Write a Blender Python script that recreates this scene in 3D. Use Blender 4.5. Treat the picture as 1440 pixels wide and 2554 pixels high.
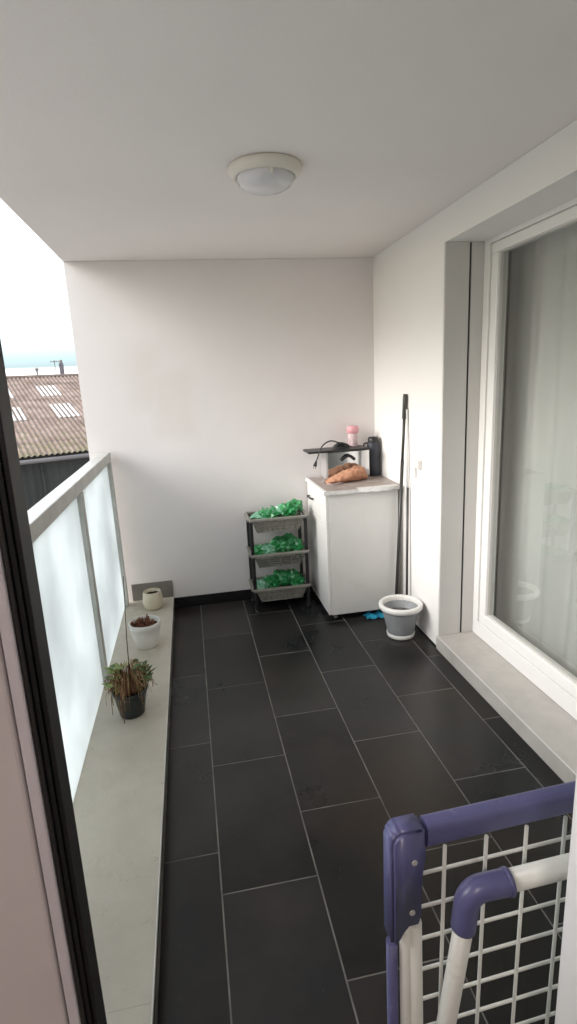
import bpy, bmesh, math, random
from mathutils import Vector, Matrix, noise
R = math.radians
random.seed(7)
for o in list(bpy.data.objects): bpy.data.objects.remove(o, do_unlink=True)
S = bpy.context.scene
C = bpy.context.scene.collection

# ------------------------------------------------------------------ camera
CAMP = Vector((0.0275, 0.0, 1.5142))
PITCH, YAW, ROLL, FPX = -0.2375646, 0.1713336, -0.0507062, 1366.258
cam_d = bpy.data.cameras.new('camera'); cam = bpy.data.objects.new('camera', cam_d); C.objects.link(cam)
cy, sy, cp, sp = math.cos(YAW), math.sin(YAW), math.cos(PITCH), math.sin(PITCH)
F = Vector((sy*cp, cy*cp, sp)); Rt = Vector((cy, -sy, 0)); U = Rt.cross(F)
cr, sr = math.cos(ROLL), math.sin(ROLL)
RX = Rt*cr + U*sr; RY = -Rt*sr + U*cr
m = Matrix((RX, RY, -F)).transposed().to_4x4(); m.translation = CAMP
cam.matrix_world = m
cam_d.sensor_fit = 'VERTICAL'; cam_d.sensor_height = 36.0; cam_d.sensor_width = 36.0
cam_d.lens = FPX/2554*36.0
cam_d.clip_start = 0.02; cam_d.clip_end = 20000
S.camera = cam

# ------------------------------------------------------------------ sky
W = bpy.data.worlds.new('World'); S.world = W; W.use_nodes = True
nt = W.node_tree; nt.nodes.clear()
N = nt.nodes.new; L = nt.links.new
out = N('ShaderNodeOutputWorld')
SUN_EL, SUN_AZ = R(28), R(-100)       # azimuth measured from +Y towards +X
sky = N('ShaderNodeTexSky'); sky.sky_type = 'NISHITA'; sky.sun_disc = False
sky.sun_elevation = SUN_EL; sky.sun_rotation = SUN_AZ; sky.dust_density = 2.0
bg1 = N('ShaderNodeBackground'); bg1.inputs['Strength'].default_value = 0.05
L(sky.outputs[0], bg1.inputs['Color'])
tc = N('ShaderNodeTexCoord'); sep = N('ShaderNodeSeparateXYZ'); L(tc.outputs['Generated'], sep.inputs[0])
ramp = N('ShaderNodeValToRGB'); L(sep.outputs['Z'], ramp.inputs[0])
el = ramp.color_ramp.elements
def stop(p, c):
    e = el.new(p); e.color = (*c, 1)
el[0].position = 0.0; el[0].color = (0.8, 0.8, 0.82, 1)
el[1].position = 1.0; el[1].color = (0.80, 0.82, 0.86, 1)
stop(0.034, (1.0, 1.0, 1.0)); stop(0.0385, (0.15, 0.24, 0.31)); stop(0.052, (0.20, 0.32, 0.40)); stop(0.075, (0.40, 0.56, 0.62))
stop(0.11, (0.85, 0.92, 0.94)); stop(0.2, (1.0, 1.0, 1.0))
nz = N('ShaderNodeTexNoise'); nz.inputs['Scale'].default_value = 3.0; nz.inputs['Detail'].default_value = 5
mp = N('ShaderNodeMapping'); mp.inputs['Scale'].default_value = (1, 1, 4); L(tc.outputs['Generated'], mp.inputs[0]); L(mp.outputs[0], nz.inputs[0])
mr = N('ShaderNodeMapRange'); mr.inputs['To Min'].default_value = 0.93; mr.inputs['To Max'].default_value = 1.07; L(nz.outputs['Fac'], mr.inputs['Value'])
vm = N('ShaderNodeVectorMath'); vm.operation = 'SCALE'; L(ramp.outputs[0], vm.inputs[0]); L(mr.outputs[0], vm.inputs['Scale'])
bg2 = N('ShaderNodeBackground'); bg2.inputs['Strength'].default_value = 0.62; L(vm.outputs[0], bg2.inputs['Color'])
add = N('ShaderNodeAddShader'); L(bg1.outputs[0], add.inputs[0]); L(bg2.outputs[0], add.inputs[1]); L(add.outputs[0], out.inputs[0])

sun_d = bpy.data.lights.new('sun', 'SUN'); sun = bpy.data.objects.new('sun', sun_d); C.objects.link(sun)
sun_d.energy = 1.2; sun_d.angle = R(32); sun_d.color = (1.0, 0.985, 0.965)
sd = Vector((math.sin(SUN_AZ)*math.cos(SUN_EL), math.cos(SUN_AZ)*math.cos(SUN_EL), math.sin(SUN_EL)))
sun.rotation_euler = sd.to_track_quat('Z', 'Y').to_euler()

S.render.engine = 'CYCLES'
S.view_settings.view_transform = 'Standard'; S.view_settings.look = 'None'
S.view_settings.gamma = 1.0; S.view_settings.exposure = 1.52
S.cycles.max_bounces = 10; S.cycles.diffuse_bounces = 6; S.cycles.transparent_max_bounces = 16
S.render.resolution_x = 577; S.render.resolution_y = 1024

# ------------------------------------------------------------------ materials
def mat(name, col, rough=0.5, spec=0.5, metal=0.0, var=0.0, vscale=4.0, col2=None, bump=0.0, bscale=40.0, rvar=0.0, coord='Object', stretch=(1,1,1), trans=0.0, alpha=1.0):
    M = bpy.data.materials.new(name); M.use_nodes = True
    t = M.node_tree; p = t.nodes['Principled BSDF']
    p.inputs['Base Color'].default_value = (*col, 1); p.inputs['Roughness'].default_value = rough
    p.inputs['Specular IOR Level'].default_value = spec; p.inputs['Metallic'].default_value = metal
    p.inputs['Transmission Weight'].default_value = trans; p.inputs['Alpha'].default_value = alpha
    n = t.nodes.new; l = t.links.new
    if var or bump or rvar or col2:
        tcn = n('ShaderNodeTexCoord'); mpn = n('ShaderNodeMapping'); mpn.inputs['Scale'].default_value = stretch
        l(tcn.outputs[coord], mpn.inputs[0])
    if var or col2:
        a = n('ShaderNodeTexNoise'); a.inputs['Scale'].default_value = vscale; a.inputs['Detail'].default_value = 6; a.inputs['Roughness'].default_value = 0.6
        l(mpn.outputs[0], a.inputs[0])
        r = n('ShaderNodeValToRGB'); r.color_ramp.elements[0].position = 0.35; r.color_ramp.elements[1].position = 0.68
        c2 = col2 if col2 else tuple(max(0, x*(1-var)) for x in col)
        r.color_ramp.elements[0].color = (*col, 1); r.color_ramp.elements[1].color = (*c2, 1)
        l(a.outputs['Fac'], r.inputs[0]); l(r.outputs[0], p.inputs['Base Color'])
        if rvar:
            q = n('ShaderNodeMapRange'); q.inputs['To Min'].default_value = max(0.02, rough-rvar); q.inputs['To Max'].default_value = min(1, rough+rvar)
            l(a.outputs['Fac'], q.inputs['Value']); l(q.outputs[0], p.inputs['Roughness'])
    if bump:
        b = n('ShaderNodeTexNoise'); b.inputs['Scale'].default_value = bscale; b.inputs['Detail'].default_value = 5
        l(mpn.outputs[0], b.inputs[0])
        bn = n('ShaderNodeBump'); bn.inputs['Strength'].default_value = bump; bn.inputs['Distance'].default_value = 0.004
        l(b.outputs['Fac'], bn.inputs['Height']); l(bn.outputs[0], p.inputs['Normal'])
    return M

def glass(name, tint=(1,1,1), k=1.0, rough=0.0):
    M = bpy.data.materials.new(name); M.use_nodes = True; t = M.node_tree; t.nodes.clear()
    n = t.nodes.new; l = t.links.new
    o = n('ShaderNodeOutputMaterial'); mx = n('ShaderNodeMixShader'); tr = n('ShaderNodeBsdfTransparent'); g = n('ShaderNodeBsdfGlossy')
    tr.inputs[0].default_value = (*tint, 1); g.inputs['Roughness'].default_value = rough
    f = n('ShaderNodeLayerWeight'); f.inputs['Blend'].default_value = 0.5
    pw = n('ShaderNodeMath'); pw.operation = 'POWER'; l(f.outputs['Facing'], pw.inputs[0]); pw.inputs[1].default_value = 4.0
    mm = n('ShaderNodeMath'); mm.operation = 'MULTIPLY_ADD'; mm.inputs[1].default_value = 0.9; mm.inputs[2].default_value = 0.05*k; mm.use_clamp = True
    l(pw.outputs[0], mm.inputs[0]); l(mm.outputs[0], mx.inputs[0]); l(tr.outputs[0], mx.inputs[1]); l(g.outputs[0], mx.inputs[2]); l(mx.outputs[0], o.inputs[0])
    return M

def translucent(name, col, tcol, fac, gloss=0.0, rough=0.3, clear=0.0, vscale=3.0, lo=0.8):
    M = bpy.data.materials.new(name); M.use_nodes = True; t = M.node_tree; t.nodes.clear()
    n = t.nodes.new; l = t.links.new
    o = n('ShaderNodeOutputMaterial'); mx = n('ShaderNodeMixShader'); d = n('ShaderNodeBsdfDiffuse'); tl = n('ShaderNodeBsdfTranslucent')
    d.inputs[0].default_value = (*col, 1); tl.inputs[0].default_value = (*tcol, 1); mx.inputs[0].default_value = fac
    tcn = n('ShaderNodeTexCoord'); nz = n('ShaderNodeTexNoise'); nz.inputs['Scale'].default_value = vscale; nz.inputs['Detail'].default_value = 4
    l(tcn.outputs['Object'], nz.inputs[0])
    r = n('ShaderNodeValToRGB'); r.color_ramp.elements[0].position = 0.3; r.color_ramp.elements[1].position = 0.7
    r.color_ramp.elements[0].color = tuple(x*lo for x in tcol)+(1,); r.color_ramp.elements[1].color = (*tcol, 1)
    l(nz.outputs['Fac'], r.inputs[0]); l(r.outputs[0], tl.inputs[0])
    l(d.outputs[0], mx.inputs[1]); l(tl.outputs[0], mx.inputs[2]); last = mx
    if clear:
        m3 = n('ShaderNodeMixShader'); tr = n('ShaderNodeBsdfTransparent'); m3.inputs[0].default_value = clear
        l(last.outputs[0], m3.inputs[1]); l(tr.outputs[0], m3.inputs[2]); last = m3
    if gloss:
        m2 = n('ShaderNodeMixShader'); g = n('ShaderNodeBsdfGlossy'); g.inputs['Roughness'].default_value = rough; m2.inputs[0].default_value = gloss
        l(last.outputs[0], m2.inputs[1]); l(g.outputs[0], m2.inputs[2]); last = m2
    l(last.outputs[0], o.inputs[0]); return M

M = {}
M['wall'] = mat('wall_render', (0.80, 0.76, 0.745), 0.85, 0.2, var=0.05, vscale=1.3, bump=0.15, bscale=120)
M['wallr'] = mat('wall_render_white', (0.84, 0.82, 0.795), 0.85, 0.2, var=0.03, vscale=1.3, bump=0.15, bscale=120)
M['ceil'] = mat('ceiling_paint', (0.83, 0.795, 0.775), 0.8, 0.2, var=0.05, vscale=0.9, bump=0.25, bscale=90)
M['grout'] = mat('grout', (0.27, 0.26, 0.24), 0.9, 0.2, var=0.5, vscale=9)
M['skirt'] = mat('black_tile_skirting', (0.013, 0.013, 0.014), 0.5, 0.3, var=0.4, vscale=6)
M['ledge'] = mat('ledge_stone', (0.56, 0.52, 0.45), 0.38, 0.45, col2=(0.48, 0.44, 0.375), vscale=5, bump=0.3, bscale=60, rvar=0.12)
M['upst'] = mat('upstand_stone', (0.21, 0.195, 0.175), 0.6, 0.4, col2=(0.17, 0.155, 0.14), vscale=9, bump=0.2, bscale=60)
M['sill'] = mat('sill_stone', (0.50, 0.475, 0.445), 0.5, 0.4, col2=(0.43, 0.41, 0.385), vscale=7, bump=0.15, bscale=80)
M['trim'] = mat('pale_edge_trim', (0.75, 0.74, 0.70), 0.4, 0.5, var=0.1)
M['pvc'] = mat('white_pvc', (0.80, 0.79, 0.77), 0.35, 0.5, var=0.03, vscale=3)
M['pvcg'] = mat('grey_coated_panel', (0.62, 0.60, 0.575), 0.45, 0.4, var=0.04, vscale=2)
M['alu'] = mat('anodised_aluminium', (0.56, 0.56, 0.53), 0.42, 0.5, metal=0.35, var=0.12, vscale=12, rvar=0.1)
M['dark'] = mat('dark_slot', (0.03, 0.03, 0.03), 0.7, 0.3, var=0.2)
M['gask'] = mat('black_rubber', (0.012, 0.012, 0.014), 0.5, 0.4, var=0.3, vscale=20)
M['stile'] = mat('mauve_laminate', (0.62, 0.58, 0.585), 0.4, 0.4, var=0.1, vscale=5)
M['stileg'] = mat('lilac_grey_bead', (0.62, 0.60, 0.64), 0.4, 0.4, var=0.08, vscale=5)
M['black'] = mat('black_plastic', (0.018, 0.018, 0.02), 0.4, 0.5, var=0.3, vscale=20)
M['greyp'] = mat('taupe_plastic', (0.25, 0.24, 0.21), 0.4, 0.5, var=0.15, vscale=14)
M['cab'] = mat('white_melamine', (0.74, 0.735, 0.71), 0.38, 0.45, col2=(0.69, 0.68, 0.65), vscale=3)
M['cabedge'] = mat('peeling_edge', (0.78, 0.77, 0.75), 0.5, 0.3, var=0.25, vscale=25)
M['wood'] = mat('worn_top_laminate', (0.42, 0.37, 0.345), 0.5, 0.4, col2=(0.18, 0.14, 0.12), vscale=7, stretch=(1.2, 9, 1), bump=0.2)
M['silver'] = mat('polished_steel', (0.62, 0.62, 0.62), 0.10, 0.6, metal=1.0, var=0.06, vscale=8)
M['silverside'] = mat('brushed_steel', (0.62, 0.60, 0.60), 0.35, 0.6, metal=0.6, var=0.1, vscale=20)
M['kraft'] = mat('kraft_paper', (0.50, 0.27, 0.17), 0.75, 0.2, col2=(0.36, 0.17, 0.10), vscale=14, bump=0.8, bscale=30)
M['pink'] = mat('pink_plastic', (0.75, 0.36, 0.40), 0.35, 0.5, var=0.1, vscale=20)
M['pinkp'] = mat('pale_pink_label', (0.75, 0.60, 0.60), 0.4, 0.5, col2=(0.42, 0.30, 0.32), vscale=45)
M['navy'] = mat('dark_slate_plastic', (0.035, 0.04, 0.055), 0.45, 0.5, var=0.3, vscale=25)
M['green'] = translucent('green_film', (0.05, 0.40, 0.13), (0.10, 0.62, 0.22), 0.35, gloss=0.10, rough=0.3, vscale=18, lo=0.35)
M['green2'] = translucent('pale_green_film', (0.28, 0.62, 0.42), (0.35, 0.75, 0.50), 0.35, gloss=0.10, rough=0.3, vscale=18, lo=0.5)
M['cream'] = mat('cream_ceramic', (0.66, 0.60, 0.47), 0.35, 0.5, col2=(0.60, 0.54, 0.41), vscale=14)
M['whitepot'] = mat('white_plastic_pot', (0.80, 0.785, 0.75), 0.35, 0.5, var=0.05, vscale=9)
M['greypot'] = mat('grey_plastic_pot', (0.30, 0.315, 0.325), 0.45, 0.4, col2=(0.25, 0.262, 0.27), vscale=9)
M['darkpot'] = mat('dark_green_pot', (0.012, 0.022, 0.022), 0.4, 0.5, var=0.3, vscale=10)
M['soil'] = mat('potting_soil', (0.055, 0.03, 0.018), 0.95, 0.1, col2=(0.02, 0.012, 0.008), vscale=60, bump=1.0, bscale=90)
M['dry'] = mat('dried_foliage', (0.22, 0.10, 0.06), 0.8, 0.2, col2=(0.10, 0.04, 0.025), vscale=40)
M['straw'] = mat('straw_stems', (0.42, 0.30, 0.15), 0.7, 0.2, col2=(0.24, 0.13, 0.06), vscale=40)
M['leaf'] = mat('green_leaf', (0.16, 0.26, 0.07), 0.5, 0.4, col2=(0.36, 0.44, 0.18), vscale=30)
M['leafd'] = mat('dark_green_leaf', (0.05, 0.11, 0.03), 0.5, 0.4, col2=(0.10, 0.17, 0.05), vscale=30)
M['cane'] = mat('bamboo_cane', (0.12, 0.08, 0.05), 0.6, 0.3, var=0.4, vscale=30)
M['blue'] = mat('violet_blue_plastic', (0.095, 0.095, 0.215), 0.36, 0.5, var=0.15, vscale=9, trans=0.0)
M['wire'] = mat('white_coated_wire', (0.66, 0.67, 0.62), 0.35, 0.5, var=0.06, vscale=12)
M['cloth'] = mat('turquoise_cloth', (0.03, 0.32, 0.50), 0.8, 0.2, var=0.3, vscale=30, bump=0.5)
M['pole'] = mat('dark_grey_pole', (0.05, 0.048, 0.045), 0.35, 0.5, var=0.2, vscale=12)
M['polel'] = mat('pale_pole', (0.72, 0.71, 0.69), 0.35, 0.5, var=0.05, vscale=12)
M['lampb'] = mat('lamp_base', (0.78, 0.73, 0.65), 0.45, 0.4, var=0.05)
M['lampg'] = mat('lamp_glass', (0.70, 0.69, 0.71), 0.12, 0.5, var=0.05)
M['socket'] = mat('socket_plastic', (0.76, 0.72, 0.69), 0.4, 0.5, var=0.04)
M['roof'] = mat('weathered_fibre_cement', (0.30, 0.235, 0.20), 0.9, 0.1, col2=(0.17, 0.125, 0.10), vscale=1.3, bump=0.3, bscale=8)
M['rooflight'] = mat('rooflight_sheet', (0.72, 0.70, 0.67), 0.5, 0.4, var=0.45, vscale=2.2)
M['moss'] = mat('roof_moss', (0.16, 0.14, 0.06), 0.95, 0.1, col2=(0.34, 0.29, 0.19), vscale=3)
M['shed'] = mat('dark_cladding', (0.035, 0.034, 0.033), 0.7, 0.3, col2=(0.05, 0.05, 0.045), vscale=0.7)
M['gutter'] = mat('gutter_grey', (0.20, 0.18, 0.175), 0.6, 0.3, var=0.2, vscale=1)
M['brick'] = mat('chimney_brick', (0.16, 0.15, 0.17), 0.9, 0.1, var=0.3, vscale=5)
M['ground'] = mat('yard_ground', (0.13, 0.13, 0.11), 0.95, 0.1, col2=(0.08, 0.10, 0.05), vscale=0.02)
M['yard'] = mat('yard_concrete', (0.38, 0.36, 0.34), 0.9, 0.2, var=0.25, vscale=0.5)
M['roomwall'] = mat('room_paint', (0.50, 0.48, 0.45), 0.8, 0.2, var=0.05, vscale=1)
M['roomfloor'] = mat('room_floor', (0.16, 0.12, 0.09), 0.5, 0.4, col2=(0.11, 0.08, 0.06), vscale=3, stretch=(1, 8, 1))
M['frost'] = translucent('frosted_glass', (0.66, 0.71, 0.72), (0.86, 0.91, 0.925), 0.72, gloss=0.06, rough=0.18, vscale=1.7, lo=0.68)
M['curtain'] = translucent('sheer_curtain', (0.68, 0.66, 0.64), (0.6, 0.58, 0.55), 0.15, vscale=3, lo=0.9)
M['winglass'] = glass('window_glass', (0.95, 0.97, 0.96), 1.9)

# tile material: per tile variation comes from the mesh colour attribute 'tone' (each tile its own shade of slate)
tm = mat('slate_tile', (0.02, 0.02, 0.021), 0.42, 0.35); M['tile'] = tm
t = tm.node_tree; p = t.nodes['Principled BSDF']; n = t.nodes.new; l = t.links.new
at = n('ShaderNodeAttribute'); at.attribute_name = 'tone'
tcn = n('ShaderNodeTexCoord'); a = n('ShaderNodeTexNoise'); a.inputs['Scale'].default_value = 2.2; a.inputs['Detail'].default_value = 7; a.inputs['Roughness'].default_value = 0.62
l(tcn.outputs['Object'], a.inputs[0])
r = n('ShaderNodeValToRGB'); r.color_ramp.elements[0].position = 0.38; r.color_ramp.elements[1].position = 0.66
r.color_ramp.elements[0].color = (0.013, 0.0145, 0.0165, 1); r.color_ramp.elements[1].color = (0.027, 0.0235, 0.0205, 1)
l(a.outputs['Fac'], r.inputs[0])
mx = n('ShaderNodeMixRGB'); mx.blend_type = 'MULTIPLY'; mx.inputs[0].default_value = 1; l(r.outputs[0], mx.inputs[1]); l(at.outputs['Color'], mx.inputs[2]); l(mx.outputs[0], p.inputs['Base Color'])
b = n('ShaderNodeTexNoise'); b.inputs['Scale'].default_value = 55; b.inputs['Detail'].default_value = 6; l(tcn.outputs['Object'], b.inputs[0])
bn = n('ShaderNodeBump'); bn.inputs['Strength'].default_value = 0.25; bn.inputs['Distance'].default_value = 0.002; l(b.outputs['Fac'], bn.inputs['Height']); l(bn.outputs[0], p.inputs['Normal'])
q = n('ShaderNodeMapRange'); q.inputs['To Min'].default_value = 0.16; q.inputs['To Max'].default_value = 0.46; l(a.outputs['Fac'], q.inputs['Value']); l(q.outputs[0], p.inputs['Roughness'])

def grime(M_, col, scale, lo, hi, amt, stretch=(1, 1, 1), off=0.0, detail=8):
    t = M_.node_tree; p = t.nodes['Principled BSDF']; n = t.nodes.new; l = t.links.new
    inp = p.inputs['Base Color']
    tcn = n('ShaderNodeTexCoord'); mpn = n('ShaderNodeMapping'); mpn.inputs['Scale'].default_value = stretch; mpn.inputs['Location'].default_value = (off, off, off)
    l(tcn.outputs['Object'], mpn.inputs[0]); a = n('ShaderNodeTexNoise'); a.inputs['Scale'].default_value = scale; a.inputs['Detail'].default_value = detail; a.inputs['Roughness'].default_value = 0.65
    l(mpn.outputs[0], a.inputs[0]); q = n('ShaderNodeMapRange'); q.inputs['From Min'].default_value = lo; q.inputs['From Max'].default_value = hi; q.inputs['To Max'].default_value = amt
    l(a.outputs['Fac'], q.inputs['Value']); mx = n('ShaderNodeMixRGB'); l(q.outputs[0], mx.inputs[0]); mx.inputs[2].default_value = (*col, 1)
    if inp.links: l(inp.links[0].from_socket, mx.inputs[1])
    else: mx.inputs[1].default_value = inp.default_value
    l(mx.outputs[0], inp)
grime(M['ledge'], (0.26, 0.235, 0.18), 3.2, 0.58, 0.74, 0.40, stretch=(1.6, 0.8, 1), off=3.1)
grime(M['ledge'], (0.27, 0.25, 0.19), 28, 0.62, 0.72, 0.5, off=1.0)
grime(M['tile'], (0.075, 0.07, 0.065), 1.7, 0.50, 0.80, 0.35, off=2.0)
grime(M['tile'], (0.16, 0.15, 0.14), 70, 0.66, 0.74, 0.5, off=5.0)
grime(M['tile'], (0.035, 0.022, 0.015), 1.1, 0.55, 0.72, 0.7, off=9.0)
grime(M['sill'], (0.33, 0.31, 0.28), 6, 0.55, 0.72, 0.5, stretch=(1.5, 0.7, 1))
grime(M['blue'], (0.20, 0.20, 0.30), 45, 0.60, 0.72, 0.6, stretch=(1, 1, 0.35))
grime(M['wire'], (0.40, 0.38, 0.32), 30, 0.60, 0.70, 0.5)
grime(M['cab'], (0.55, 0.52, 0.47), 5, 0.62, 0.80, 0.18, stretch=(1, 1, 0.6))
grime(M['alu'], (0.35, 0.34, 0.31), 9, 0.55, 0.75, 0.5)
grime(M['roof'], (0.13, 0.10, 0.085), 0.8, 0.52, 0.64, 0.6, off=4.0)
grime(M['roof'], (0.42, 0.37, 0.32), 6.0, 0.60, 0.70, 0.6, off=7.0)

# ------------------------------------------------------------------ mesh helpers
class MB:
    def __init__(s): s.bm = bmesh.new()
    def box(s, x0, x1, y0, y1, z0, z1, bev=0.0, mi=0):
        bm = s.bm if not bev else bmesh.new()
        v = [bm.verts.new((x, y, z)) for z in (z0, z1) for y in (y0, y1) for x in (x0, x1)]
        fs = [bm.faces.new([v[i] for i in f]) for f in ((0,2,3,1),(4,5,7,6),(0,1,5,4),(2,6,7,3),(0,4,6,2),(1,3,7,5))]
        for f in fs: f.material_index = mi
        if bev:
            bmesh.ops.bevel(bm, geom=list(bm.edges), offset=bev, segments=2, affect='EDGES', profile=0.5)
            for f in bm.faces: f.material_index = mi
            s.merge(bm)
        return s
    def merge(s, bm, mat=None, smooth=None):
        mp = {}
        for v in bm.verts: mp[v] = s.bm.verts.new(mat @ v.co if mat else v.co)
        for f in bm.faces:
            try:
                g = s.bm.faces.new([mp[v] for v in f.verts]); g.material_index = f.material_index; g.smooth = f.smooth if smooth is None else smooth
            except ValueError: pass
        bm.free(); return s
    def tube(s, pts, rad, seg=10, cap=True, mi=0, flat=1.0):
        pts = [Vector(p) for p in pts]; n = len(pts)
        rr = rad if isinstance(rad, (list, tuple)) else [rad]*n
        rings = []; prev = None
        for i, p in enumerate(pts):
            d = (pts[min(i+1, n-1)] - pts[max(i-1, 0)]).normalized()
            if prev is None:
                a = Vector((0, 0, 1)) if abs(d.z) < 0.9 else Vector((0, 1, 0))
                x = d.cross(a).normalized()
            else:
                x = (prev - d*prev.dot(d)).normalized()
            y = d.cross(x); prev = x
            rings.append([s.bm.verts.new(p + (x*math.cos(2*math.pi*k/seg) + y*flat*math.sin(2*math.pi*k/seg))*rr[i]) for k in range(seg)])
        for i in range(n-1):
            for k in range(seg):
                f = s.bm.faces.new((rings[i][k], rings[i][(k+1) % seg], rings[i+1][(k+1) % seg], rings[i+1][k])); f.smooth = True; f.material_index = mi
        if cap:
            f = s.bm.faces.new(rings[0][::-1]); f.material_index = mi; f = s.bm.faces.new(rings[-1]); f.material_index = mi
        return s
    def lathe(s, prof, c=(0, 0, 0), seg=36, mi=0, wob=0.0, sx=1.0, sy=1.0):
        c = Vector(c); rings = []
        for (r, z) in prof:
            if r < 1e-5: rings.append([s.bm.verts.new(c + Vector((0, 0, z)))])
            else: rings.append([s.bm.verts.new(c + Vector((r*sx*math.cos(2*math.pi*k/seg), r*sy*math.sin(2*math.pi*k/seg), z + wob*random.uniform(-1, 1)))) for k in range(seg)])
        for i in range(len(rings)-1):
            A, B = rings[i], rings[i+1]
            for k in range(seg):
                k2 = (k+1) % seg
                vs = [A[k % len(A)], A[k2 % len(A)], B[k2 % len(B)], B[k % len(B)]]
                vv = []
                for v in vs:
                    if v not in vv: vv.append(v)
                if len(vv) > 2:
                    f = s.bm.faces.new(vv); f.smooth = True; f.material_index = mi
        return s
    def quad(s, a, b, c, d, mi=0, smooth=False):
        f = s.bm.faces.new([s.bm.verts.new(p) for p in (a, b, c, d)]); f.material_index = mi; f.smooth = smooth; return f
    def prism(s, poly, axis, a0, a1, mi=0):
        def P(u, v, w): return {'x': (w, u, v), 'y': (u, w, v), 'z': (u, v, w)}[axis]
        A = [s.bm.verts.new(P(u, v, a0)) for u, v in poly]; B = [s.bm.verts.new(P(u, v, a1)) for u, v in poly]
        s.bm.faces.new(A).material_index = mi; s.bm.faces.new(B[::-1]).material_index = mi
        for i in range(len(A)):
            j = (i+1) % len(A); s.bm.faces.new((A[j], A[i], B[i], B[j])).material_index = mi
        return s
    def build(s, name, mats, parent=None, auto=None, xf=None):
        bm = s.bm
        if xf: bmesh.ops.transform(bm, matrix=xf, verts=bm.verts)
        bmesh.ops.recalc_face_normals(bm, faces=bm.faces)
        me = bpy.data.meshes.new(name); bm.to_mesh(me); bm.free()
        o = bpy.data.objects.new(name, me); C.objects.link(o)
        for mm in (mats if isinstance(mats, (list, tuple)) else [mats]): me.materials.append(mm)
        if parent:
            o.parent = parent; o.matrix_parent_inverse = Matrix.Translation(-parent.location) if parent.type == 'EMPTY' else Matrix()
        return o

def tag(o, label=None, cat=None, group=None, kind=None):
    if label: o['label'] = label
    if cat: o['category'] = cat
    if group: o['group'] = group
    if kind: o['kind'] = kind
    return o
def thing(name, label, cat, loc=(0, 0, 0), group=None):
    o = bpy.data.objects.new(name, None); C.objects.link(o); o.location = loc; o.empty_display_size = 0.1
    return tag(o, label, cat, group)

# ------------------------------------------------------------------ setting numbers
YB, XR, ZC = 3.671, 1.30, 2.255         # end wall, window wall, soffit
XE = -0.612                             # outer edge of slab and end wall
YD = 0.46                               # outer face of the door wall
ZO = 2.108                              # head of window opening

# floor tiles: one sheet of real tiles with grout between
b = MB()
lay = None
XF0 = -0.181
tone = {}
cols = [-1, 0, 1, 2, 3, 4]
offs = {-1: 1.533, 0: 2.545, 1: 2.812, 2: 2.555, 3: 2.242, 4: 2.56}
tones = []
rnd = random.Random(3)
for c in cols:
    x0, x1 = c*0.3, c*0.3+0.3
    x0 = max(x0, XF0); x1 = min(x1, XR)
    y = offs[c] % 0.585 - 0.585
    while y < YB:
        ya, yb = max(y, YD-0.2), min(y+0.585, YB)
        if yb - ya > 0.02 and x1 - x0 > 0.01:
            g = 0.0021; nb = len(b.bm.faces)
            b.box(x0+g, x1-g, ya+g, yb-g, -0.008, rnd.uniform(-0.0003, 0.0003), bev=0.0012)
            k = rnd.uniform(0.6, 1.4); tn = (k*rnd.uniform(0.97, 1.05), k, k*rnd.uniform(0.92, 1.04))
            tones.append((nb, len(b.bm.faces), tn))
        y += 0.585
nb = len(b.bm.faces)
b.box(XF0-0.1, XR+0.06, YD-0.2, YB, -0.14, -0.0012, mi=1)
tones.append((nb, len(b.bm.faces), (1, 1, 1)))
b.bm.faces.ensure_lookup_table()
fl = b.build('balcony_floor', [M['tile'], M['grout']]); tag(fl, kind='structure', label='dark slate tiled balcony floor in running bond')
ca = fl.data.color_attributes.new('tone', 'FLOAT_COLOR', 'CORNER')
for a0, a1, tn in tones:
    for fi in range(a0, a1):
        for li in fl.data.polygons[fi].loop_indices: ca.data[li].color = (*tn, 1)

# soffit (underside of the balcony above)
b = MB().box(XE, 1.60, YD-0.12, YB+0.2, ZC, ZC+0.22)
tag(b.build('balcony_ceiling', M['ceil']), kind='structure', label='smooth off-white painted soffit over the balcony')
b = MB().box(XE, XR+0.3, YD-0.1, YB+0.2, -0.34, -0.142)
tag(b.build('floor_slab', M['wallr']), kind='structure', label='concrete slab edge under the balcony')

# end wall with a faint beige pane reflection painted into its colour
mw = M['wall'].copy(); mw.name = 'wall_render_reflection'
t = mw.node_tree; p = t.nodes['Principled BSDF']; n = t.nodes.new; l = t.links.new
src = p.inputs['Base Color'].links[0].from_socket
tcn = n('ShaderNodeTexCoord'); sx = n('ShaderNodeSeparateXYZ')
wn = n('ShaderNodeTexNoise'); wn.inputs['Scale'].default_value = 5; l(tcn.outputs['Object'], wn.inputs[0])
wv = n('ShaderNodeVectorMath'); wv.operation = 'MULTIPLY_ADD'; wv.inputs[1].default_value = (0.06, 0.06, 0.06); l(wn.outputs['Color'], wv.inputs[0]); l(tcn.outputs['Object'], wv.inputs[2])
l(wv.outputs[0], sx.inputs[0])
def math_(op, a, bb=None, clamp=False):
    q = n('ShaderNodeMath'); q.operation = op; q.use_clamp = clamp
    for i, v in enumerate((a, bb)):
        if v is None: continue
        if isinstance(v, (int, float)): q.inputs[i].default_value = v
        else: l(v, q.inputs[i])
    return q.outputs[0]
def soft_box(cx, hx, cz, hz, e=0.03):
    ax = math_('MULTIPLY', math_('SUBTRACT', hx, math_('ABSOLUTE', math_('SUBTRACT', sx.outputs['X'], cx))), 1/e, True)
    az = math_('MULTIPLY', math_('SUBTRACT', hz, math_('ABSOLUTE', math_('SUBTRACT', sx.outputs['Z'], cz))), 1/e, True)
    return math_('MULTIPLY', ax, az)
refl = math_('MAXIMUM', soft_box(-0.19, 0.15, 1.60, 0.25, 0.12), soft_box(-0.02, 0.17, 1.42, 0.26, 0.09))
refl = math_('MULTIPLY', refl, 0.15)
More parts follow.
